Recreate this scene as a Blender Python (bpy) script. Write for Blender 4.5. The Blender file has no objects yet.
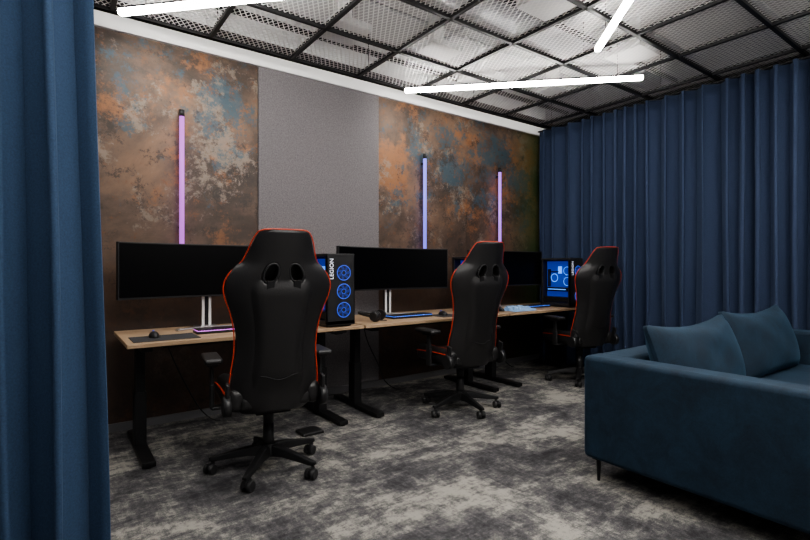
import bpy, bmesh, math, random
from mathutils import Vector, Matrix
random.seed(7)
S=bpy.context.scene
COL=S.collection
H=2.93   # panel height
WY=4.11  # back wall
WX=5.36  # right wall plane
# ------------------------------------------------------------ materials
def newmat(name):
    m=bpy.data.materials.new(name); m.use_nodes=True
    nt=m.node_tree; b=nt.nodes['Principled BSDF']; return m,nt,b
def mat(name,col,rough=.5,metal=0,emit=None,es=0,sheen=0,coat=0,bump=0,bscale=200,spec=None):
    m,nt,b=newmat(name)
    b.inputs['Base Color'].default_value=(*col,1)
    b.inputs['Roughness'].default_value=rough
    b.inputs['Metallic'].default_value=metal
    if spec is not None: b.inputs['Specular IOR Level'].default_value=spec
    if emit:
        b.inputs['Emission Color'].default_value=(*emit,1); b.inputs['Emission Strength'].default_value=es
    if sheen: b.inputs['Sheen Weight'].default_value=sheen; b.inputs['Sheen Roughness'].default_value=.4
    if coat: b.inputs['Coat Weight'].default_value=coat
    if bump:
        tc=nt.nodes.new('ShaderNodeTexCoord'); n=nt.nodes.new('ShaderNodeTexNoise'); n.inputs['Scale'].default_value=bscale
        n.inputs['Detail'].default_value=3
        bp=nt.nodes.new('ShaderNodeBump'); bp.inputs['Strength'].default_value=bump; bp.inputs['Distance'].default_value=.004
        nt.links.new(tc.outputs['Object'],n.inputs['Vector']); nt.links.new(n.outputs['Fac'],bp.inputs['Height'])
        nt.links.new(bp.outputs['Normal'],b.inputs['Normal'])
    return m
class NT:
    def __init__(s,nt): s.nt=nt
    def n(s,t,**k):
        nd=s.nt.nodes.new(t)
        for a,v in k.items(): setattr(nd,a,v)
        return nd
    def l(s,a,b): s.nt.links.new(a,b)
    def noise(s,vec,scale,detail=6,rough=.6,dist=0):
        n=s.n('ShaderNodeTexNoise'); n.inputs['Scale'].default_value=scale; n.inputs['Detail'].default_value=detail
        n.inputs['Roughness'].default_value=rough; n.inputs['Distortion'].default_value=dist
        s.l(vec,n.inputs['Vector']); return n.outputs['Fac']
    def mapv(s,vec,scale=(1,1,1),loc=(0,0,0)):
        m=s.n('ShaderNodeMapping'); m.inputs['Scale'].default_value=scale; m.inputs['Location'].default_value=loc
        s.l(vec,m.inputs['Vector']); return m.outputs['Vector']
    def ramp(s,f,stops):
        r=s.n('ShaderNodeValToRGB'); e=r.color_ramp.elements
        while len(e)<len(stops): e.new(.5)
        for i,(p,c) in enumerate(stops):
            e[i].position=p; e[i].color=(c,c,c,1) if not hasattr(c,'__len__') else (*c,1)
        s.l(f,r.inputs['Fac']); return r.outputs['Color']
    def mix(s,f,a,b,mode='MIX'):
        m=s.n('ShaderNodeMix',data_type='RGBA',blend_type=mode)
        if hasattr(f,'is_linked') : s.l(f,m.inputs[0])
        else: m.inputs[0].default_value=f
        for v,i in((a,6),(b,7)):
            if isinstance(v,tuple): m.inputs[i].default_value=(*v,1)
            else: s.l(v,m.inputs[i])
        return m.outputs[2]
    def math(s,op,a,b=None,c=None):
        m=s.n('ShaderNodeMath',operation=op)
        for i,v in enumerate((a,b,c)):
            if v is None: continue
            if isinstance(v,(int,float)): m.inputs[i].default_value=v
            else: s.l(v,m.inputs[i])
        return m.outputs[0]

def patina():
    m,nt,b=newmat('oxidised_copper_panel'); N=NT(nt)
    tc=N.n('ShaderNodeTexCoord'); v=tc.outputs['Object']
    sep=N.n('ShaderNodeSeparateXYZ'); N.l(v,sep.inputs[0]); X,Z=sep.outputs['X'],sep.outputs['Z']
    def spot(x0,z0,r,amp):
        dx=N.math('SUBTRACT',X,x0); dz=N.math('SUBTRACT',Z,z0)
        d=N.math('SQRT',N.math('ADD',N.math('MULTIPLY',dx,dx),N.math('MULTIPLY',dz,dz)))
        return N.math('MULTIPLY',N.math('MAXIMUM',N.math('SUBTRACT',1.0,N.math('DIVIDE',d,r)),0.0),amp)
    def addall(f,*sp):
        for s_ in sp: f=N.math('ADD',f,s_)
        return f
    big=N.noise(N.mapv(v,(1,1,1),(3.1,0,1.7)),1.0,12,.68,.3)
    base=N.ramp(big,[(.32,(.036,.029,.026)),(.44,(.080,.058,.046)),(.52,(.155,.104,.075)),(.60,(.225,.138,.088)),(.72,(.12,.095,.08))])
    # copper orange flashes
    co_=N.noise(N.mapv(v,(1,1,1),(21,0,3)),2.4,14,.8,.1)
    co_=addall(co_,spot(2.85,2.3,.5,.13),spot(4.75,2.35,.5,.11),spot(.45,2.4,.5,.05),spot(3.6,2.7,.6,.04))
    c=N.mix(N.ramp(co_,[(.54,0.),(.61,.9)]),base,(.30,.138,.062))
    # tan-grey plaster patches
    tan=N.noise(N.mapv(v,(1,1,1),(9.3,0,4.2)),2.0,15,.82,.1)
    tan=addall(tan,spot(1.15,2.25,.6,.08),spot(3.9,1.9,.5,.03))
    c=N.mix(N.ramp(tan,[(.55,0.),(.59,.8)]),c,(.27,.215,.172))
    # turquoise
    tq=N.noise(N.mapv(v,(1,1,1),(1.3,0,7.7)),2.5,15,.82,.1)
    zr=N.n('ShaderNodeMapRange'); zr.inputs['From Min'].default_value=.9; zr.inputs['From Max'].default_value=2.2
    zr.inputs['To Min'].default_value=-.12; zr.inputs['To Max'].default_value=-.005; N.l(Z,zr.inputs['Value'])
    tq=addall(tq,zr.outputs[0],spot(1.2,2.6,.5,.09),spot(3.05,1.95,.45,.09),spot(3.5,2.3,.9,.065),spot(4.2,2.2,.9,.095),spot(.3,2.75,.3,.05),spot(4.9,1.8,.5,.07))
    c=N.mix(N.ramp(tq,[(.552,0.),(.595,.8)]),c,(.052,.100,.130))
    # fine rust speckles
    ru=N.noise(N.mapv(v,(1,1,1),(5,0,2)),7,14,.85)
    c=N.mix(N.ramp(ru,[(.56,0.),(.585,.8)]),c,(.20,.098,.053))
    dk=N.noise(N.mapv(v,(1,1,1),(15,0,12)),3.5,15,.85)
    c=N.mix(N.ramp(dk,[(.54,0.),(.58,.85)]),c,(.050,.041,.037))
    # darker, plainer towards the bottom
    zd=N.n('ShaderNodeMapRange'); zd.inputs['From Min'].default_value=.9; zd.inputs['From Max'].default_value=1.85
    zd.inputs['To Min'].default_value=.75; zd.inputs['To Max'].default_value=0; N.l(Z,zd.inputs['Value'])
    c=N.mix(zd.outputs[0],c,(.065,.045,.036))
    # green light reflected near the corner, painted into the panel colour
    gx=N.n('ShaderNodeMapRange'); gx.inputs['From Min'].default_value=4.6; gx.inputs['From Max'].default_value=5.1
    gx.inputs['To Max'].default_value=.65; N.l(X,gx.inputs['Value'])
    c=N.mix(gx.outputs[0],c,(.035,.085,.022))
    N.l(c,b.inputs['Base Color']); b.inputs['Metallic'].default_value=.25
    N.l(N.ramp(ru,[(.3,.38),(.7,.62)]),b.inputs['Roughness'])
    bp=N.n('ShaderNodeBump'); bp.inputs['Strength'].default_value=.25; bp.inputs['Distance'].default_value=.01
    N.l(dk,bp.inputs['Height']); N.l(bp.outputs['Normal'],b.inputs['Normal'])
    return m
def felt():
    m,nt,b=newmat('grey_acoustic_felt'); N=NT(nt); tc=N.n('ShaderNodeTexCoord'); v=tc.outputs['Object']
    n=N.noise(v,90,4,.8)
    N.l(N.ramp(n,[(.3,(.105,.098,.102)),(.7,(.26,.243,.25))]),b.inputs['Base Color']); b.inputs['Roughness'].default_value=.95
    bp=N.n('ShaderNodeBump'); bp.inputs['Strength'].default_value=.3; bp.inputs['Distance'].default_value=.003
    N.l(n,bp.inputs['Height']); N.l(bp.outputs['Normal'],b.inputs['Normal']); return m
def carpet():
    m,nt,b=newmat('mottled_carpet'); N=NT(nt); tc=N.n('ShaderNodeTexCoord'); v=tc.outputs['Object']
    a=N.noise(N.mapv(v,(1,1.25,1)),1.9,15,.82,.2)
    a2=N.noise(N.mapv(v,(1,1.2,1),(7,3,0)),9,12,.85)
    st=N.noise(N.mapv(v,(5,30,1)),1.5,6,.7)
    st2=N.noise(N.mapv(v,(30,5,1),(4,2,0)),1.5,6,.7)
    br=N.n('ShaderNodeTexBrick'); br.inputs['Scale'].default_value=1; br.offset=.5
    br.inputs['Brick Width'].default_value=1.0; br.inputs['Row Height'].default_value=.25; br.inputs['Mortar Size'].default_value=.0
    br.inputs['Color1'].default_value=(0,0,0,1); br.inputs['Color2'].default_value=(1,1,1,1); N.l(v,br.inputs['Vector'])
    mask=N.math('ADD',N.math('MULTIPLY',a,.8),N.math('MULTIPLY',a2,.2))
    mask=N.math('ADD',mask,N.math('MULTIPLY',N.math('SUBTRACT',N.math('ADD',st,st2),1.0),.13))
    mask=N.math('ADD',mask,N.math('MULTIPLY',N.math('SUBTRACT',br.outputs['Color'],.5),.045))
    f=N.noise(v,170,3,.85)
    mask=N.math('ADD',mask,N.math('MULTIPLY',N.math('SUBTRACT',f,.5),.15))
    c=N.ramp(mask,[(.39,(.036,.035,.038)),(.47,(.080,.078,.082)),(.52,(.15,.147,.143)),(.57,(.33,.315,.28))])
    N.l(c,b.inputs['Base Color']); b.inputs['Roughness'].default_value=.97; b.inputs['Specular IOR Level'].default_value=.15
    bp=N.n('ShaderNodeBump'); bp.inputs['Strength'].default_value=.5; bp.inputs['Distance'].default_value=.006
    N.l(f,bp.inputs['Height']); N.l(bp.outputs['Normal'],b.inputs['Normal']); return m
def curtainmat(name,c1,c2):
    m,nt,b=newmat(name); N=NT(nt); tc=N.n('ShaderNodeTexCoord'); v=tc.outputs['Object']
    n=N.noise(v,160,4,.75)
    N.l(N.ramp(n,[(.3,c1),(.7,c2)]),b.inputs['Base Color']); b.inputs['Roughness'].default_value=.9
    b.inputs['Sheen Weight'].default_value=.08; b.inputs['Sheen Tint'].default_value=(.5,.7,1,1)
    bp=N.n('ShaderNodeBump'); bp.inputs['Strength'].default_value=.25; bp.inputs['Distance'].default_value=.002
    N.l(n,bp.inputs['Height']); N.l(bp.outputs['Normal'],b.inputs['Normal']); return m
def velvet():
    m,nt,b=newmat('teal_velvet'); N=NT(nt); tc=N.n('ShaderNodeTexCoord'); v=tc.outputs['Object']
    n=N.noise(v,7,8,.75,.5); f=N.noise(v,120,3,.8)
    k=N.math('ADD',N.math('MULTIPLY',n,.7),N.math('MULTIPLY',f,.3))
    N.l(N.ramp(k,[(.38,(.002,.010,.022)),(.62,(.007,.028,.054))]),b.inputs['Base Color']); b.inputs['Roughness'].default_value=.85
    b.inputs['Sheen Weight'].default_value=.18; b.inputs['Sheen Roughness'].default_value=.35
    b.inputs['Sheen Tint'].default_value=(.20,.50,.80,1)
    bp=N.n('ShaderNodeBump'); bp.inputs['Strength'].default_value=.2; bp.inputs['Distance'].default_value=.004
    N.l(k,bp.inputs['Height']); N.l(bp.outputs['Normal'],b.inputs['Normal']); return m
def wood():
    m,nt,b=newmat('light_oak'); N=NT(nt); tc=N.n('ShaderNodeTexCoord'); v=tc.outputs['Object']
    n=N.noise(N.mapv(v,(1.5,22,22)),2,6,.6,.5)
    N.l(N.ramp(n,[(.3,(.37,.25,.15)),(.7,(.50,.36,.235))]),b.inputs['Base Color']); b.inputs['Roughness'].default_value=.5; return m
def meshmat():
    m=bpy.data.materials.new('expanded_metal_mesh'); m.use_nodes=True; nt=m.node_tree; N=NT(nt)
    b=nt.nodes['Principled BSDF']; out=nt.nodes['Material Output']
    b.inputs['Base Color'].default_value=(.82,.81,.79,1); b.inputs['Roughness'].default_value=.5; b.inputs['Metallic'].default_value=.1
    tc=N.n('ShaderNodeTexCoord'); sep=N.n('ShaderNodeSeparateXYZ'); N.l(tc.outputs['Object'],sep.inputs[0])
    x=N.math('DIVIDE',sep.outputs['X'],.040); y=N.math('DIVIDE',sep.outputs['Y'],.070)
    def tri(a): return N.math('ABSOLUTE',N.math('SUBTRACT',N.math('FRACT',a),.5))
    a=tri(N.math('ADD',x,y)); c=tri(N.math('SUBTRACT',x,y))
    mn=N.math('MINIMUM',a,c)
    solid=N.math('LESS_THAN',mn,.115)
    tr=N.n('ShaderNodeBsdfTransparent'); mx=N.n('ShaderNodeMixShader')
    N.l(solid,mx.inputs[0]); N.l(tr.outputs[0],mx.inputs[1]); N.l(b.outputs[0],mx.inputs[2]); N.l(mx.outputs[0],out.inputs['Surface'])
    return m
M=dict(
 patina=patina(),felt=felt(),carpet=carpet(),velvet=velvet(),wood=wood(),mesh=meshmat(),
 curtain=curtainmat('blue_curtain_fabric',(.017,.029,.065),(.034,.055,.112)),
 curtain2=curtainmat('blue_drape_fabric',(.020,.043,.090),(.037,.078,.148)),
 white=mat('white_paint',(.75,.75,.74),.7),
 plaster=mat('slab_paint',(.46,.455,.45),.8),
 dark=mat('grey_wall_paint',(.30,.30,.31),.8),
 blackmetal=mat('black_powder_coat',(.015,.015,.016),.45,.3),
 blackplastic=mat('black_plastic',(.020,.020,.021),.4),
 leather=mat('black_leather',(.018,.0175,.018),.38,bump=.15,bscale=120),
 seam=mat('black_seam',(.006,.006,.007),.6),
 red=mat('orange_red_piping',(.60,.060,.025),.5),
 screen=mat('screen_glass',(.002,.002,.0025),.35,spec=.15),
 silver=mat('brushed_aluminium',(.55,.55,.56),.35,.9),
 galv=mat('galvanised_duct',(.5,.51,.52),.4,.5),
 mat_=mat('desk_mat_felt',(.045,.045,.048),.95),
 led=mat('led_diffuser',(1,1,1),.5,emit=(1,.96,.92),es=50),
 cove=mat('cove_led',(1,1,1),.5,emit=(1,.97,.93),es=6),
 lens=mat('fill_panel_lens',(1,1,1),.5,emit=(1,.97,.93),es=11),
 pink=mat('magenta_tube_glow',(.25,.08,.25),.4,emit=(.52,.13,.70),es=1.15),
 lav=mat('violet_tube_glow',(.12,.12,.3),.4,emit=(.17,.16,.85),es=1.3),
 lav2=mat('lilac_tube_glow',(.2,.1,.3),.4,emit=(.40,.17,.80),es=1.2),
 blueglow=mat('blue_led_glow',(.03,.06,.3),.4,emit=(.06,.13,.75),es=.8),
 bluedim=mat('blue_lit_interior',(.02,.05,.2),.4,emit=(.015,.05,.50),es=.40),
 fanblade=mat('fan_blade_glow',(.02,.03,.1),.4,emit=(.02,.04,.30),es=.35),
 cyan=mat('cyan_led_glow',(.1,.3,.6),.4,emit=(.08,.30,1),es=1.2),
 keypink=mat('keyboard_backlight_pink',(.7,.2,.6),.5,emit=(.6,.15,.8),es=1.6),
 keyblue=mat('keyboard_backlight_blue',(.1,.3,.9),.5,emit=(.08,.20,.9),es=1.2),
 cloth=mat('light_blue_cloth',(.26,.42,.66),.95,bump=.3,bscale=60),
 letter=mat('white_print',(.8,.8,.85),.5,emit=(.8,.85,1),es=.5),
)
# ------------------------------------------------------------ geometry helpers
def link(o,parent=None):
    COL.objects.link(o)
    if parent is not None: o.parent=parent
    return o
def empty(name,loc=(0,0,0),rz=0):
    e=bpy.data.objects.new(name,None); e.empty_display_size=.1; e.location=loc; e.rotation_euler=(0,0,rz); COL.objects.link(e); return e
def fin(bm,name,m,parent=None,smooth=False,bevel=0,seg=2,sub=0,loc=None,rot=None):
    bmesh.ops.recalc_face_normals(bm,faces=bm.faces[:])
    me=bpy.data.meshes.new(name); bm.to_mesh(me); bm.free()
    for mm in (m if isinstance(m,(list,tuple)) else [m]): me.materials.append(mm)
    if smooth:
        for p in me.polygons: p.use_smooth=True
    o=bpy.data.objects.new(name,me); link(o,parent)
    if loc: o.location=loc
    if rot: o.rotation_euler=rot
    if bevel:
        b=o.modifiers.new('bevel','BEVEL'); b.width=bevel; b.segments=seg; b.limit_method='ANGLE'; b.angle_limit=.6
        for p in me.polygons: p.use_smooth=True
        w=o.modifiers.new('wn','WEIGHTED_NORMAL')
    if sub:
        s=o.modifiers.new('sub','SUBSURF'); s.levels=sub; s.render_levels=sub
    return o
def bbox(bm,c,s,mi=0,rot=None):
    r=bmesh.ops.create_cube(bm,size=1)
    Mx=Matrix.Translation(c)@(rot.to_4x4() if rot else Matrix.Identity(4))@Matrix.Diagonal((*s,1))
    bmesh.ops.transform(bm,matrix=Mx,verts=r['verts'])
    fs=set(f for v in r['verts'] for f in v.link_faces)
    for f in fs: f.material_index=mi
def bcyl(bm,p1,p2,r1,r2=None,seg=16,mi=0,caps=True):
    p1=Vector(p1);p2=Vector(p2); r2=r1 if r2 is None else r2; d=p2-p1
    r=bmesh.ops.create_cone(bm,cap_ends=caps,segments=seg,radius1=r1,radius2=r2,depth=d.length)
    q=Vector((0,0,1)).rotation_difference(d.normalized())
    bmesh.ops.transform(bm,matrix=Matrix.Translation((p1+p2)/2)@q.to_matrix().to_4x4(),verts=r['verts'])
    for f in set(f for v in r['verts'] for f in v.link_faces): f.material_index=mi
def box(name,c,s,m,parent=None,bevel=0,seg=2,rot=None):
    bm=bmesh.new(); bbox(bm,(0,0,0),s); return fin(bm,name,m,parent,bevel=bevel,seg=seg,loc=c,rot=rot)
def boxr(name,lo,hi,m,parent=None,bevel=0,seg=2):
    c=[(a+b)/2 for a,b in zip(lo,hi)]; s=[b-a for a,b in zip(lo,hi)]
    bm=bmesh.new(); bbox(bm,c,s); return fin(bm,name,m,parent,bevel=bevel,seg=seg)
def cyl(name,p1,p2,r,m,parent=None,r2=None,seg=20,smooth=True,bevel=0):
    bm=bmesh.new(); bcyl(bm,p1,p2,r,r2,seg); o=fin(bm,name,m,parent)
    for p in o.data.polygons: p.use_smooth=len(p.vertices)==4
    return o
def tube(name,pts,r,m,parent=None,cyclic=False):
    cu=bpy.data.curves.new(name,'CURVE'); cu.dimensions='3D'; cu.bevel_depth=r; cu.bevel_resolution=3; cu.use_fill_caps=True
    sp=cu.splines.new('POLY'); sp.points.add(len(pts)-1)
    for i,p in enumerate(pts): sp.points[i].co=(*p,1)
    sp.use_cyclic_u=cyclic; sp.use_smooth=True
    cu.materials.append(m); o=bpy.data.objects.new(name,cu); return link(o,parent)
def interp(tab,z):
    if z<=tab[0][0]: return tab[0][1]
    for i in range(len(tab)-1):
        a,b=tab[i],tab[i+1]
        if z<=b[0]:
            t=(z-a[0])/(b[0]-a[0]); t0=t
            m0=(b[1]-tab[max(i-1,0)][1])/(b[0]-tab[max(i-1,0)][0]) if i>0 else (b[1]-a[1])/(b[0]-a[0])
            j=min(i+2,len(tab)-1); m1=(tab[j][1]-a[1])/(tab[j][0]-a[0])
            h=b[0]-a[0]
            return (2*t**3-3*t*t+1)*a[1]+(t**3-2*t*t+t)*h*m0+(-2*t**3+3*t*t)*b[1]+(t**3-t*t)*h*m1
    return tab[-1][1]

# ------------------------------------------------------------ room shell
XL,YF=-1.7,-1.5
boxr('floor',(XL-.1,YF-.1,-.1),(WX+.1,WY+.12,0),M['carpet'])
w=empty('wall_back')
boxr('wall_core',(XL-.1,WY+.02,0),(WX+.1,WY+.12,3.45),M['white'],w)
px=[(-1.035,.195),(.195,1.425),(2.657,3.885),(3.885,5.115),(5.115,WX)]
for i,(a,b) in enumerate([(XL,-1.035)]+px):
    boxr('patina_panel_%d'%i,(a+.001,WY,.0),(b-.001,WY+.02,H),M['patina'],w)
boxr('felt_panel',(1.426,WY-.02,0),(2.656,WY+.02,H),M['felt'],w,bevel=.004)
boxr('wall_right',(WX,YF-.1,0),(WX+.1,WY+.02,3.45),M['dark'])
boxr('wall_left',(XL-.1,YF-.1,0),(XL,WY+.02,3.45),M['dark'])
boxr('wall_front',(XL,YF-.1,0),(WX,YF,3.45),M['dark'])
boxr('baseboard_back',(XL,WY-.034,0),(WX,WY-.021,.06),mat('baseboard_aluminium',(.32,.32,.33),.35,.7))
boxr('trim_back',(XL,WY-.03,H),(WX,WY+.02,H+.03),M['white'])
# ceiling: slab, services and suspended mesh grid
c=empty('ceiling')
boxr('slab',(XL-.1,YF-.1,3.45),(WX+.1,WY+.12,3.55),M['plaster'],c)
GZ=2.99; gx0,gx1,gy0,gy1=XL+.02,5.0+.28,YF+.02,3.93
bm=bmesh.new()
xs=[]; x=2.31
while x>gx0: x-=.66
x+=.66
while x<gx1: xs.append(x); x+=.66
ys=[]; y=gy1
while y>gy0: ys.append(y); y-=.66
for x in xs: bbox(bm,(x,(gy0+gy1)/2,GZ+.01),(.030,gy1-gy0,.04))
for y in ys: bbox(bm,((gx0+gx1)/2,y,GZ+.01),(gx1-gx0,.030,.04))
bbox(bm,((gx0+gx1)/2,gy1,GZ+.02),(gx1-gx0,.05,.06))
bbox(bm,(gx1-.02,(gy0+gy1)/2,GZ+.02),(.06,gy1-gy0,.07))
# upper carrier channels
for y in ys[::2]: bbox(bm,((gx0+gx1)/2,y-.2,GZ+.16),(gx1-gx0,.03,.04))
for x in xs[::2]:
    for y in ys[::2]: bcyl(bm,(x,y-.2,GZ),(x,y-.2,3.45),.004,seg=6)
fin(bm,'grid_bars',M['blackmetal'],c)
bm=bmesh.new()
vs=[bm.verts.new((a,b,GZ+.012)) for a,b in((gx0,gy0),(gx1,gy0),(gx1,gy1),(gx0,gy1))]; bm.faces.new(vs)
fin(bm,'mesh_sheet',M['mesh'],c)
bm=bmesh.new()
bcyl(bm,(XL,2.7,3.27),(WX,2.7,3.27),.11,seg=28); bcyl(bm,(3.4,YF,3.25),(3.4,2.6,3.25),.09,seg=28)
fin(bm,'air_ducts',M['galv'],c,smooth=True)
bm=bmesh.new()
for a,b in((1.9,3.45),(2.75,3.3),(3.5,3.5),(4.4,3.3),(2.9,2.2),(4.2,2.3)):
    bbox(bm,(a,b,3.12),(.34,.34,.06)); bcyl(bm,(a,b,3.15),(a,b,3.45),.07)
fin(bm,'air_diffusers',M['white'],c,bevel=.01)
bm=bmesh.new()
for a in(1.2,2.0,3.0,4.0): bcyl(bm,(a,YF,3.36),(a,WY,3.36),.022,seg=10)
for b in(.5,1.5,2.3,3.4): bcyl(bm,(XL,b,3.40),(WX,b,3.40),.018,seg=10)
fin(bm,'conduits',M['galv'],c)
# cove light in the gap at the wall
k=empty('cove_light'); 
boxr('cove_profile',(XL+.05,gy1+.03,GZ+.06),(gx1,gy1+.055,GZ+.10),M['blackmetal'],k)
boxr('cove_led_strip',(XL+.05,gy1+.055,GZ+.065),(gx1,gy1+.062,GZ+.095),M['cove'],k)
# linear lamps
def barlamp(p1,p2,z=2.87):
    p1=Vector((*p1,z)); p2=Vector((*p2,z)); mid=(p1+p2)/2; d=p2-p1
    e=empty('linear_pendant_lamp',mid,math.atan2(d.y,d.x)); L=d.length
    box('diffuser',(0,0,0),(L,.042,.038),M['led'],e,bevel=.008)
    box('housing',(0,0,.025),(L,.03,.012),M['blackmetal'],e)
    bm=bmesh.new()
    for s in(-.4,.4): bcyl(bm,(s*L,0,.03),(s*L,0,3.45-z),.0025,seg=6)
    fin(bm,'suspension_wires',M['blackmetal'],e)
barlamp((2.69,3.69),(4.2,2.20))
barlamp((3.375,2.12),(2.0,.62))
barlamp((.35,3.66),(1.70,2.25))
barlamp((3.4,.9),(4.6,-.4))  # this and the next two: unseen bars added to light the room
barlamp((-.9,1.0),(.5,-.3))
barlamp((1.2,-.2),(2.6,-1.1))
def fillpanel(x,y,sx,sy):  # glowing panels out of view, added as fill from the camera side
    e=empty('added_fill_panel',(x,y,GZ-.03))
    box('tray',(0,0,.0),(sx,sy,.02),M['white'],e,bevel=.003)
    box('lens',(0,0,-.012),(sx-.04,sy-.04,.006),M['lens'],e)
fillpanel(.6,.9,1.2,.6); fillpanel(1.9,.2,1.2,.6); fillpanel(-.7,2.9,.6,.6); fillpanel(3.6,.1,1.2,.6)

# ------------------------------------------------------------ curtains
def curtain(name,fn,length,z0,z1,m,period,amp,seed=0,flare=None):
    n=int(length/period*16); nz=26
    phs=[];ph=0
    for i in range(n+1):
        phs.append(ph); ph+=2*math.pi/16*(1+.25*math.sin(i*.041+seed)+.2*math.sin(i*.11+seed*2))
    bm=bmesh.new(); rows=[]
    for j in range(nz+1):
        t=j/nz; z=z0+(z1-z0)*t; row=[]
        for i in range(n+1):
            s=i/n*length; p=phs[i]
            lo=1-t
            off=amp*(math.sin(p)+.12*math.sin(2*p+1.3+seed)*lo+.22*lo*math.sin(p*.5+seed+t))*(.85+.2*lo+.12*math.sin(p*.37+seed))
            sl=period*.20*math.sin(2*p)+ .010*lo*math.sin(t*5+p*.3)
            ss=s+sl
            if flare: ss+=flare*lo*(s/length)
            row.append(bm.verts.new(fn(ss,off,z)))
        rows.append(row)
    for j in range(nz):
        for i in range(n): bm.faces.new((rows[j][i],rows[j][i+1],rows[j+1][i+1],rows[j+1][i]))
    o=fin(bm,name,m,None,smooth=True)
    so=o.modifiers.new('thick','SOLIDIFY'); so.thickness=.004
    return o
curtain('curtain',lambda s,o,z:(5.105+o,4.03-s,z),5.3,.015,2.95,M['curtain'],.150,.084,3)
boxr('curtain_rail',(5.09,-1.4,2.951),(5.13,4.05,2.962),M['blackmetal'])
curtain('curtain',lambda s,o,z:(-1.585+s,2.0+o,z),1.66,.015,2.95,M['curtain2'],.125,.070,1.2,flare=.065)
boxr('curtain_rail',(-1.6,1.98,2.951),(.11,2.02,2.962),M['blackmetal'])

# ------------------------------------------------------------ wall tubes
def walltube(x,z0,z1,m):
    e=empty('led_tube_lamp',(x,WY-.06,0))
    cyl('glow_tube',(0,0,z0),(0,0,z1-.05),.018,m,e)
    cyl('top_cap',(0,0,z1-.05),(0,0,z1),.021,M['blackplastic'],e)
    cyl('bottom_cap',(0,0,z0-.05),(0,0,z0),.021,M['blackplastic'],e)
    bm=bmesh.new()
    for z in(z0+.1,z1-.1): bbox(bm,(0,.03,z),(.02,.06,.02))
    fin(bm,'wall_clips',M['blackplastic'],e)
walltube(.806,1.22,2.42,M['pink'])
walltube(3.217,1.22,2.41,M['lav'])
walltube(4.379,1.22,2.40,M['lav2'])

# ------------------------------------------------------------ desks
DT=.746; DF=3.21; DB=3.97
def desk(x0,x1,legs):
    e=empty('standing_desk',((x0+x1)/2,(DF+DB)/2,0)); hx=(x1-x0)/2; hy=(DB-DF)/2
    box('tabletop',(0,0,DT-.0125),(2*hx,2*hy,.025),M['wood'],e,bevel=.003)
    bm=bmesh.new()
    for lx in legs:
        lx-=(x0+x1)/2
        bbox(bm,(lx,.02,.37),(.055,.085,.68)); bbox(bm,(lx,.02,.20),(.07,.10,.36))
        bbox(bm,(lx,-.02,.022),(.075,.72,.03)); bbox(bm,(lx,0,DT-.045),(.06,.62,.035))
        for s in(-.36,.32): bcyl(bm,(lx,s-.0,0),(lx,s,.012),.02)
    a,b=[l-(x0+x1)/2 for l in legs]
    bbox(bm,((a+b)/2,.02,DT-.055),(b-a,.09,.045)); 
    bbox(bm,((a+b)/2,.16,DT-.10),(b-a-.3,.16,.012)); bbox(bm,((a+b)/2,.24,DT-.075),(b-a-.3,.005,.06))
    fin(bm,'lift_frame',M['blackmetal'],e,bevel=.005)
    box('control_panel',(hx-.2,-hy+.05,DT-.038),(.12,.05,.02),M['blackplastic'],e,bevel=.003)
    tube('power_cable',[(a+.2+ i*.03, .2+.02*math.sin(i), .64-.60*math.sin(i/12*math.pi/2)) for i in range(13)],.005,M['blackplastic'],e)
desk(.345,1.95,(.46,1.77))
desk(1.965,3.605,(2.10,3.42))
desk(3.62,5.00,(3.76,4.88))

# ------------------------------------------------------------ monitors
def monitor(xc,yc,z0,z1,wd=1.2):
    e=empty('curved_ultrawide_monitor',(xc,yc,DT))
    R=1.8; th=wd/R; n=32; zz0,zz1=z0-DT,z1-DT
    def arc(r0,zlo,zhi,dep,name,m,inset=0):
        bm=bmesh.new(); ring=[]
        a1=th/2-inset/R
        for i in range(n+1):
            a=-a1+2*a1*i/n
            ring.append([bm.verts.new(((R+r)*math.sin(a),(R+r)*math.cos(a)-R,z)) for r,z in((r0,zlo),(r0,zhi),(r0+dep,zhi),(r0+dep,zlo))])
        for i in range(n):
            for k in range(4): bm.faces.new((ring[i][k],ring[i][(k+1)%4],ring[i+1][(k+1)%4],ring[i+1][k]))
        bm.faces.new(ring[0]); bm.faces.new(ring[-1][::-1])
        return fin(bm,name,m,e,bevel=.003)
    arc(0,zz0,zz1,.028,'housing',M['blackplastic'])
    arc(-.003,zz0+.014,zz1-.008,.004,'screen',M['screen'],.008)
    arc(.028,zz0+.06,zz1-.06,.03,'rear_bulge',M['blackplastic'],.25)
    box('neck',(0,.075,.24),(.06,.035,.44),M['blackmetal'],e,bevel=.006)
    box('hinge',(0,.06,.42),(.12,.06,.10),M['blackplastic'],e,bevel=.006)
    for s in(-1,1): box('stand_cover',(s*.024,.052,.13),(.020,.012,.24),M['white'],e,bevel=.004)
    bm=bmesh.new()
    for s in(-1,1): bbox(bm,(s*.12,.0,.007),(.035,.24,.012),rot=Matrix.Rotation(s*1.1,3,'Z'))
    bbox(bm,(0,.07,.007),(.16,.10,.014)); fin(bm,'stand_feet',M['silver'],e,bevel=.003)
monitor(.93,3.76,.98,1.368)
monitor(2.585,3.77,.985,1.382,1.26)
monitor(4.09,3.76,.985,1.382)

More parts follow.
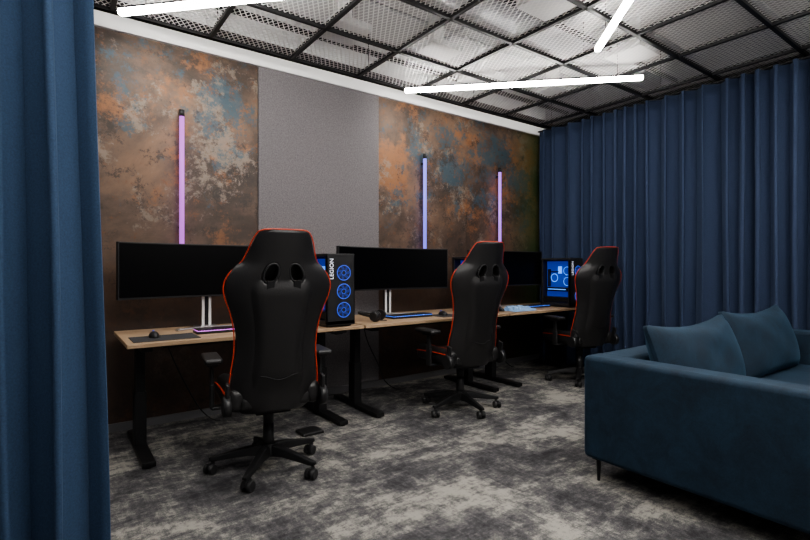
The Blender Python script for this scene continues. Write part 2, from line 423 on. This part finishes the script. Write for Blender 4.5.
# ------------------------------------------------------------ computers
def ring_bm(bm,c,R,r,axis,mi,n=24):
    c=Vector(c); vs=[]
    u=Vector((1,0,0)) if axis=='y' else Vector((0,1,0)); v=Vector((0,0,1)); w_=Vector((0,1,0)) if axis=='y' else Vector((1,0,0))
    for i in range(n):
        a=2*math.pi*i/n; d=u*math.cos(a)+v*math.sin(a)
        vs.append([bm.verts.new(c+d*(R+r*math.cos(b))+w_*r*math.sin(b)) for b in[k*math.pi/3 for k in range(6)]])
    for i in range(n):
        for k in range(6):
            f=bm.faces.new((vs[i][k],vs[i][(k+1)%6],vs[(i+1)%n][(k+1)%6],vs[(i+1)%n][k])); f.material_index=mi
def pc(x0,y0,wd=.24,dp=.40,ht=.555):
    e=empty('desktop_computer',(x0+wd/2,y0+dp/2,DT))
    hx,hy=wd/2,dp/2
    bm=bmesh.new()
    bbox(bm,(0,0,.012+.0),(wd-.03,dp-.06,.02))           # feet plinth
    bbox(bm,(hx-.006,0,ht/2+.01),(.012,dp,ht-.02))      # right panel
    bbox(bm,(0,0,ht-.012),(wd,dp,.024)); bbox(bm,(0,0,.035),(wd,dp,.03))
    bbox(bm,(0,hy-.008,ht/2),(wd,.016,ht-.03)); bbox(bm,(0,-hy+.010,ht/2),(wd,.02,ht-.03))
    bbox(bm,(-hx+.006,-hy+.015,ht/2),(.012,.03,ht-.03)); bbox(bm,(-hx+.006,hy-.015,ht/2),(.012,.03,ht-.03))
    fin(bm,'chassis',M['blackplastic'],e,bevel=.004)
    # interior visible through the side opening
    bm=bmesh.new(); bbox(bm,(-.03,0,ht/2),(.004,dp-.05,ht-.07)); fin(bm,'motherboard_tray',M['bluedim'],e)
    bm=bmesh.new(); bbox(bm,(-.06,.0,.20),(.06,.28,.045)); bbox(bm,(-.045,.06,.40),(.03,.12,.012)); bbox(bm,(-.06,0,.085),(.08,.34,.06))
    bbox(bm,(-.05,.13,.33),(.04,.02,.20))
    fin(bm,'components',M['blackmetal'],e,bevel=.004)
    bm=bmesh.new()
    ring_bm(bm,(-.05,.06,.33),.045,.004,'x',0); ring_bm(bm,(-.05,-.11,.41),.045,.003,'x',0); ring_bm(bm,(-.05,-.11,.29),.045,.003,'x',0)
    bbox(bm,(-.091,0,.20),(.004,.24,.008))
    for i in range(4): bbox(bm,(-.045,-.03+i*.012,.42),(.02,.003,.08))
    fin(bm,'interior_leds',M['cyan'],e)
    bm=bmesh.new()
    for z in(.13,.27,.41): ring_bm(bm,(.022,-hy-.003,z),.056,.0030,'y',0); ring_bm(bm,(.022,-hy-.002,z),.018,.002,'y',0)
    fin(bm,'front_fan_rings',M['blueglow'],e)
    bm=bmesh.new()
    for z in(.13,.27,.41):
        for i in range(7):
            a=i*2*math.pi/7; bbox(bm,(.022+.036*math.cos(a),-hy-.002,z+.036*math.sin(a)),(.034,.003,.018),rot=Matrix.Rotation(-a-.4,3,'Y'))
    fin(bm,'front_fan_blades',M['fanblade'],e)
    cu=bpy.data.curves.new('case_lettering','FONT'); cu.body='LEGION'; cu.size=.044; cu.extrude=.0008; cu.align_x='CENTER'; cu.align_y='CENTER'
    cu.materials.append(M['letter']); t=bpy.data.objects.new('case_lettering',cu); link(t,e)
    t.location=(-hx+.040,-hy-.004,ht-.115); t.rotation_euler=(math.pi/2,-math.pi/2,0)
pc(1.635,3.225); pc(3.225,3.22); pc(4.61,3.225)

# ------------------------------------------------------------ keyboards, mice, mats, headset, cloth
def keyboard(x,y,glow,rz=0):
    e=empty('gaming_keyboard',(x,y,DT),rz)
    box('case',(0,0,.010),(.44,.14,.018),M['blackplastic'],e,bevel=.004)
    box('backlight',(0,0,.0205),(.43,.13,.003),glow,e)
    bm=bmesh.new()
    for r in range(6):
        for k_ in range(20):
            if k_ in(15,): continue
            bbox(bm,(-.205+k_*.0216,-.054+r*.0216,.026),(.0165,.0165,.008))
    fin(bm,'keycaps',M['blackplastic'],e)
def mouse(x,y,rz=0):
    e=empty('computer_mouse',(x,y,DT+.004),rz)
    bm=bmesh.new(); bmesh.ops.create_uvsphere(bm,u_segments=20,v_segments=12,radius=1)
    for v in bm.verts:
        v.co.z=max(v.co.z,-.05); w_=.032*(1-.12*v.co.y**2); v.co=Vector((v.co.x*w_,v.co.y*.06,(v.co.z+.05)*.038))
    fin(bm,'shell',M['blackplastic'],e,smooth=True); cyl('scroll_wheel',(-.004,.03,.034),(.004,.03,.034),.008,M['blueglow'],e)
def deskmat(x,y,w_,d): boxr('desk_mat',(x-w_/2,y-d/2,DT),(x+w_/2,y+d/2,DT+.004),M['mat_'],bevel=.001)
deskmat(.575,3.40,.38,.26); mouse(.52,3.44)
keyboard(1.0,3.50,M['keypink'])
keyboard(2.60,3.50,M['keyblue']); deskmat(2.96,3.42,.24,.24); mouse(2.95,3.44)
keyboard(4.34,3.52,M['keyblue']); mouse(3.70,3.42)
def headset(x,y,rz):
    e=empty('headphones',(x,y,DT),rz)
    pts=[(-.085*math.cos(a),.0+.16*math.sin(a),.045+.02*math.sin(a)) for a in[i*math.pi/16 for i in range(17)]]
    tube('headband',pts,.011,M['blackplastic'],e)
    for s in(-1,1):
        o=cyl('ear_cup',(s*.06,-.01,.046),(s*.10,-.01,.046),.044,M['blackplastic'],e,r2=.036)
        cyl('ear_pad',(s*.038,-.01,.046),(s*.062,-.01,.046),.046,M['leather'],e)
    tube('microphone',[(-.09,-.03,.03),(-.10,-.08,.02),(-.07,-.12,.015)],.004,M['blackplastic'],e)
headset(2.20,3.42,.6)
def cloth(x,y):
    e=empty('folded_cloth',(x,y,DT),0)
    n=26
    for li,(dx,dy,w_,d,zb) in enumerate([(0,0,.34,.24,.006),(.04,.01,.22,.18,.024),(-.09,.0,.12,.16,.028)]):
        bm=bmesh.new(); rows=[]
        for j in range(n+1):
            row=[]
            for i in range(n+1):
                u=i/n*2-1;v=j/n*2-1
                edge=(1-u**8)*(1-v**8)
                z=zb*edge+.024*edge*(.5+.5*math.sin(u*5+v*3+li*2)*math.cos(v*6-u*2+li))+.004
                row.append(bm.verts.new((dx+u*w_/2*(1+.06*math.sin(v*5+li)),dy+v*d/2*(1+.08*math.sin(u*4)),z)))
            rows.append(row)
        for j in range(n):
            for i in range(n): bm.faces.new((rows[j][i],rows[j][i+1],rows[j+1][i+1],rows[j+1][i]))
        fin(bm,'fold_%d'%li,M['cloth'],e,smooth=True)
cloth(3.92,3.37)
boxr('floor_power_box',(1.42,3.16,0),(1.58,3.30,.02),M['blackplastic'],bevel=.004)

# ------------------------------------------------------------ gaming chairs
WT=[(.40,.15),(.45,.200),(.52,.222),(.62,.215),(.74,.200),(.86,.205),(.96,.228),(1.04,.258),(1.105,.266),(1.165,.240),(1.22,.182),(1.28,.154),(1.33,.140),(1.375,.120),(1.40,.095)]
def wing(z): return .085 if z<1.2 else max(.085-.3*(z-1.2),.02)
def backy(s,z): return -.20-(z-.45)*.20+wing(z)*abs(s)**2.6
def sst(a,b,x):
    t=min(1,max(0,(x-a)/(b-a))); return t*t*(3-2*t)
def chair(x,y,facing,baserot=0):
    e=empty('gaming_chair',(x,y,0),math.radians(facing-90))
    nc,nr=40,60; z0,z1=.40,1.40
    bm=bmesh.new(); g=[]
    def bulge(s,z):   # raised centre panel and side bolsters, with valleys between
        k=sst(.42,1.0,(z-.40)*4)*sst(0,1,(1.14-z)*12)
        a=abs(s); return -.022*k*(1-sst(.44,.54,a))
    for j in range(nr+1):
        z=z0+(z1-z0)*j/nr; w_=interp(WT,z)
        g.append([bm.verts.new(((i/nc*2-1)*w_,backy(i/nc*2-1,z)+bulge(i/nc*2-1,z),z)) for i in range(nc+1)])
    for j in range(nr):
        for i in range(nc):
            vs=(g[j][i],g[j][i+1],g[j+1][i+1],g[j+1][i]); cx=sum(v.co.x for v in vs)/4; cz=sum(v.co.z for v in vs)/4
            ax=abs(cx)-.066-(cz-1.165)*-.25
            if (abs(ax)/.032)**2.4+(abs(cz-1.165)/.046)**2.4<1: continue
            bm.faces.new(vs)
    o=fin(bm,'backrest',M['leather'],e,smooth=True)
    s_=o.modifiers.new('pad','SOLIDIFY'); s_.thickness=.075; s_.offset=0
    s2=o.modifiers.new('sub','SUBSURF'); s2.levels=1; s2.render_levels=1
    # piping round the rear silhouette edge
    def rim(sgn,z,T=.0365):
        w_=interp(WT,z); th=math.atan(wing(z)*2.6/w_)
        return (sgn*(w_+T*math.sin(th)),backy(1,z)-T*math.cos(th),z)
    out=[]
    zz=[.43+(1.385-.43)*i/60 for i in range(61)]
    for z in zz: out.append(rim(1,z))
    x1,y1,_=rim(1,1.385)
    for k_ in range(1,12):
        q=1-k_/6; out.append((x1*q,backy(abs(q)*.9,1.395)-.037,1.385+.010*(1-q**6)))
    for z in reversed(zz): out.append(rim(-1,z))
    tube('edge_piping',out,.0034,M['red'],e)
    for s in(-1,1):
        tube('front_piping',[(s*.55*interp(WT,z),backy(.55,z)+.034,z) for z in zz[2:-12]],.004,M['red'],e)
        tube('rear_seam',[(s*.54*interp(WT,z),backy(.54,z)-.037,z) for z in[.46+.64*i/30 for i in range(31)]],.0035,M['seam'],e)
        # hole rims
        tube('harness_opening_rim',[(s*(.066-.25*(.048*math.sin(a)))+.037*math.cos(a),backy(.3,1.165)-.037-.20*.05*math.sin(a),1.165+.052*math.sin(a)) for a in[i*2*math.pi/24 for i in range(24)]],.006,M['blackplastic'],e,cyclic=True)
        # harness strap from the openings down
        bm=bmesh.new(); bbox(bm,(0,0,0),(.040,.006,.14)); fin(bm,'harness_strap',M['seam'],e,bevel=.002,loc=(s*.07,backy(.3,1.06)-.050,1.06),rot=(.20,0,0))
    tube('rear_cross_seam',[(-.10+.2*i/20,backy(-.4+.8*i/20,.60)-.057,.60+.012*math.cos(i/20*2*math.pi)) for i in range(21)],.003,M['seam'],e)
    # pillows on the front
    def pill(name,c,w_,h,t,tilt):
        bm=bmesh.new(); bmesh.ops.create_cube(bm,size=2); bmesh.ops.subdivide_edges(bm,edges=bm.edges[:],cuts=7,use_grid_fill=True)
        for v in bm.verts:
            a,b_,c_=v.co; f=(1-abs(a)**4*.6)*(1-abs(c_)**4*.6)
            v.co=Vector((a*w_/2*(1-.05*c_*c_),b_*t/2*f,c_*h/2*(1-.06*a*a)))
        return fin(bm,name,M['leather'],e,smooth=True,sub=1,loc=c,rot=(tilt,0,0))
    pill('neck_pillow',(0,backy(0,1.2)+.075,1.20),.28,.15,.09,.2)
    pill('lumbar_pillow',(0,backy(0,.66)+.085,.66),.34,.20,.10,.2)
    # seat
    bm=bmesh.new(); bbox(bm,(0,.04,.455),(.40,.50,.09)); fin(bm,'seat',M['leather'],e,bevel=.035,seg=5)
    for s in(-1,1):
        bm=bmesh.new(); bbox(bm,(0,0,0),(.10,.50,.13)); fin(bm,'seat_bolster',M['leather'],e,bevel=.045,seg=5,loc=(s*.215,.04,.475),rot=(0,s*-.25,0))
        tube('seat_piping',[(s*.172,-.17+.42*i/14,.528) for i in range(15)],.0045,M['red'],e)
        tube('seat_side_piping',[(s*.264,-.19+.46*i/14,.505-.02*(i/14)**2) for i in range(15)],.005,M['red'],e)
        tube('seat_lower_piping',[(s*.248,-.19+.46*i/14,.435) for i in range(15)],.005,M['red'],e)
        # hinge cover
        cyl('recline_hinge',(s*.245,-.20,.455),(s*.285,-.20,.455),.055,M['blackplastic'],e)
        box('hinge_arm',(s*.262,-.20,.50),(.02,.05,.16),M['blackplastic'],e,bevel=.006,rot=(.2,0,0))
        # armrest
        bm=bmesh.new()
        bbox(bm,(s*.22,0,.405),(.20,.07,.018)); bbox(bm,(s*.315,0,.47),(.022,.065,.14)); bbox(bm,(s*.315,0,.58),(.018,.05,.16))
        bbox(bm,(s*.315,.0,.655),(.06,.12,.02))
        fin(bm,'armrest_post',M['blackplastic'],e,bevel=.006)
        box('armrest_pad',(s*.315,.02,.68),(.095,.26,.032),M['blackplastic'],e,bevel=.014,seg=3)
    tube('seat_front_piping',[(-.2+.4*i/10,.29,.47) for i in range(11)],.0045,M['red'],e)
    # mechanism
    box('tilt_mechanism',(0,.0,.385),(.20,.28,.045),M['blackmetal'],e,bevel=.008)
    cyl('tilt_lever',(.08,.04,.375),(.27,.04,.365),.007,M['blackmetal'],e)
    cyl('gas_lift',(0,0,.10),(0,0,.37),.014,M['silver'],e)
    cyl('gas_lift_cover_upper',(0,0,.27),(0,0,.37),.030,M['blackplastic'],e,r2=.034)
    cyl('gas_lift_cover',(0,0,.12),(0,0,.28),.036,M['blackplastic'],e,r2=.030)
    bm=bmesh.new(); bcyl(bm,(0,0,.085),(0,0,.155),.055,.045,24)
    for i in range(5):
        a=2*math.pi*i/5+math.radians(baserot); R_=Matrix.Rotation(a,4,'Z')
        sec=[(.03,.030,.085,.150),(.12,.028,.092,.140),(.22,.024,.082,.118),(.31,.020,.072,.098),(.335,.014,.076,.094)]
        pr=[]
        for r,hw,zb,zt in sec: pr.append([bm.verts.new(R_@Vector(q)) for q in((r,-hw,zb),(r,hw,zb),(r,hw*.7,zt),(r,-hw*.7,zt))])
        for k_ in range(4):
            for q in range(4): bm.faces.new((pr[k_][q],pr[k_][(q+1)%4],pr[k_+1][(q+1)%4],pr[k_+1][q]))
        bm.faces.new(pr[0]); bm.faces.new(pr[-1][::-1])
    fin(bm,'star_base',M['blackmetal'],e,bevel=.005)
    bm=bmesh.new()
    for i in range(5):
        a=2*math.pi*i/5+math.radians(baserot); d=Vector((math.cos(a),math.sin(a),0)); b0=a+1.9*(i+1); ax=Vector((math.cos(b0),math.sin(b0),0))
        fw=Vector((-ax.y,ax.x,0)); c0=d*.315
        bcyl(bm,c0+Vector((0,0,.05)),c0+Vector((0,0,.08)),.009,seg=10)
        wc=c0+fw*.018+Vector((0,0,.031))
        for s in(-1,1): bcyl(bm,wc+ax*s*.010,wc+ax*s*.030,.031,.028,seg=20)
        q=Matrix((ax,fw,Vector((0,0,1)))).transposed()
        bbox(bm,wc+Vector((0,0,.018))-fw*.004,(.018,.05,.036),rot=q)
    fin(bm,'casters',M['blackplastic'],e,bevel=.003)
chair(1.035,2.80,82,20)
chair(2.78,3.02,84,50)
chair(4.48,3.02,75,10)

# ------------------------------------------------------------ sofa
def sofa(x0,x1,y0,y1):
    e=empty('sofa',((x0+x1)/2,(y0+y1)/2,0)); hx=(x1-x0)/2; hy=(y1-y0)/2
    aw=.17; zb=.125; at=.70
    def rb(n,lo,hi,b=.03,sub=False): return boxr(n,lo,hi,M['velvet'],e,bevel=b,seg=5)
    rb('arm_near',(-hx,-hy,zb),(-hx+aw,hy,at),.030)
    rb('arm_far',(hx-aw,-hy,zb),(hx,hy,at),.030)
    rb('back_frame',(-hx+aw-.03,hy-.20,zb),(hx-aw+.03,hy-.002,at-.002),.030)
    rb('seat_base',(-hx+aw-.03,-hy+.01,zb),(hx-aw+.03,hy-.15,.30),.02)
    m=(0)
    rb('seat_cushion_1',(-hx+aw+.003,-hy-.01,.30),(m-.003,hy-.19,.455),.05)
    rb('seat_cushion_2',(m+.003,-hy-.01,.30),(hx-aw-.003,hy-.19,.455),.05)
    def cush(name,cx,cy,cz,w_,h,t,tilt,rz,seed):
        bm=bmesh.new(); bmesh.ops.create_cube(bm,size=2); bmesh.ops.subdivide_edges(bm,edges=bm.edges[:],cuts=13,use_grid_fill=True)
        for v in bm.verts:
            a,b_,c_=v.co
            f=max(.10,((1-abs(a)**3.2)*(1-abs(c_)**3.2))**.45) if abs(a)<1 and abs(c_)<1 else .10
            wr=.010*math.sin(a*6+seed)*math.sin(c_*5+seed*2)*(1-a*a)
            sag=-.035*(1-a*a)*max(c_,0)
            v.co=Vector((a*w_/2*(1-.05*(1-c_*c_)),(b_*t/2*f)+wr,c_*h/2*(1-.05*(1-a*a))+sag))
        return fin(bm,name,M['velvet'],e,smooth=True,sub=1,loc=(cx,cy,cz),rot=(tilt,0,rz))
    cush('back_cushion_1',-hx+aw+.53,hy-.32,.66,1.06,.47,.24,-.30,.02,1.)
    cush('back_cushion_2',hx-aw-.55,hy-.32,.67,1.02,.49,.24,-.30,-.02,2.6)
    for sx in(-1,1):
        for sy in(-1,1):
            bm=bmesh.new(); bcyl(bm,(sx*(hx-.05),sy*(hy-.07),0),(sx*(hx-.05),sy*(hy-.07),zb+.01),.008,.014,seg=12)
            bbox(bm,(sx*(hx-.05),sy*(hy-.07),zb-.002),(.05,.05,.006)); fin(bm,'leg',M['blackmetal'],e)
sofa(2.43,4.86,.48,1.62)

# ------------------------------------------------------------ world, camera
wd=bpy.data.worlds.new('World'); S.world=wd; wd.use_nodes=True
wd.node_tree.nodes['Background'].inputs[0].default_value=(.5,.55,.65,1); wd.node_tree.nodes['Background'].inputs[1].default_value=.1
cam=bpy.data.cameras.new('camera'); co=bpy.data.objects.new('camera',cam); COL.objects.link(co)
co.location=(0,0,1.2); co.rotation_euler=(math.pi/2,0,math.radians(-36.1)); cam.lens=36*482/810; cam.sensor_width=36; cam.shift_y=-3/810
cam.clip_start=.02
S.camera=co
S.view_settings.view_transform='AgX'
S.view_settings.look='AgX - Medium High Contrast'
S.view_settings.exposure=.22
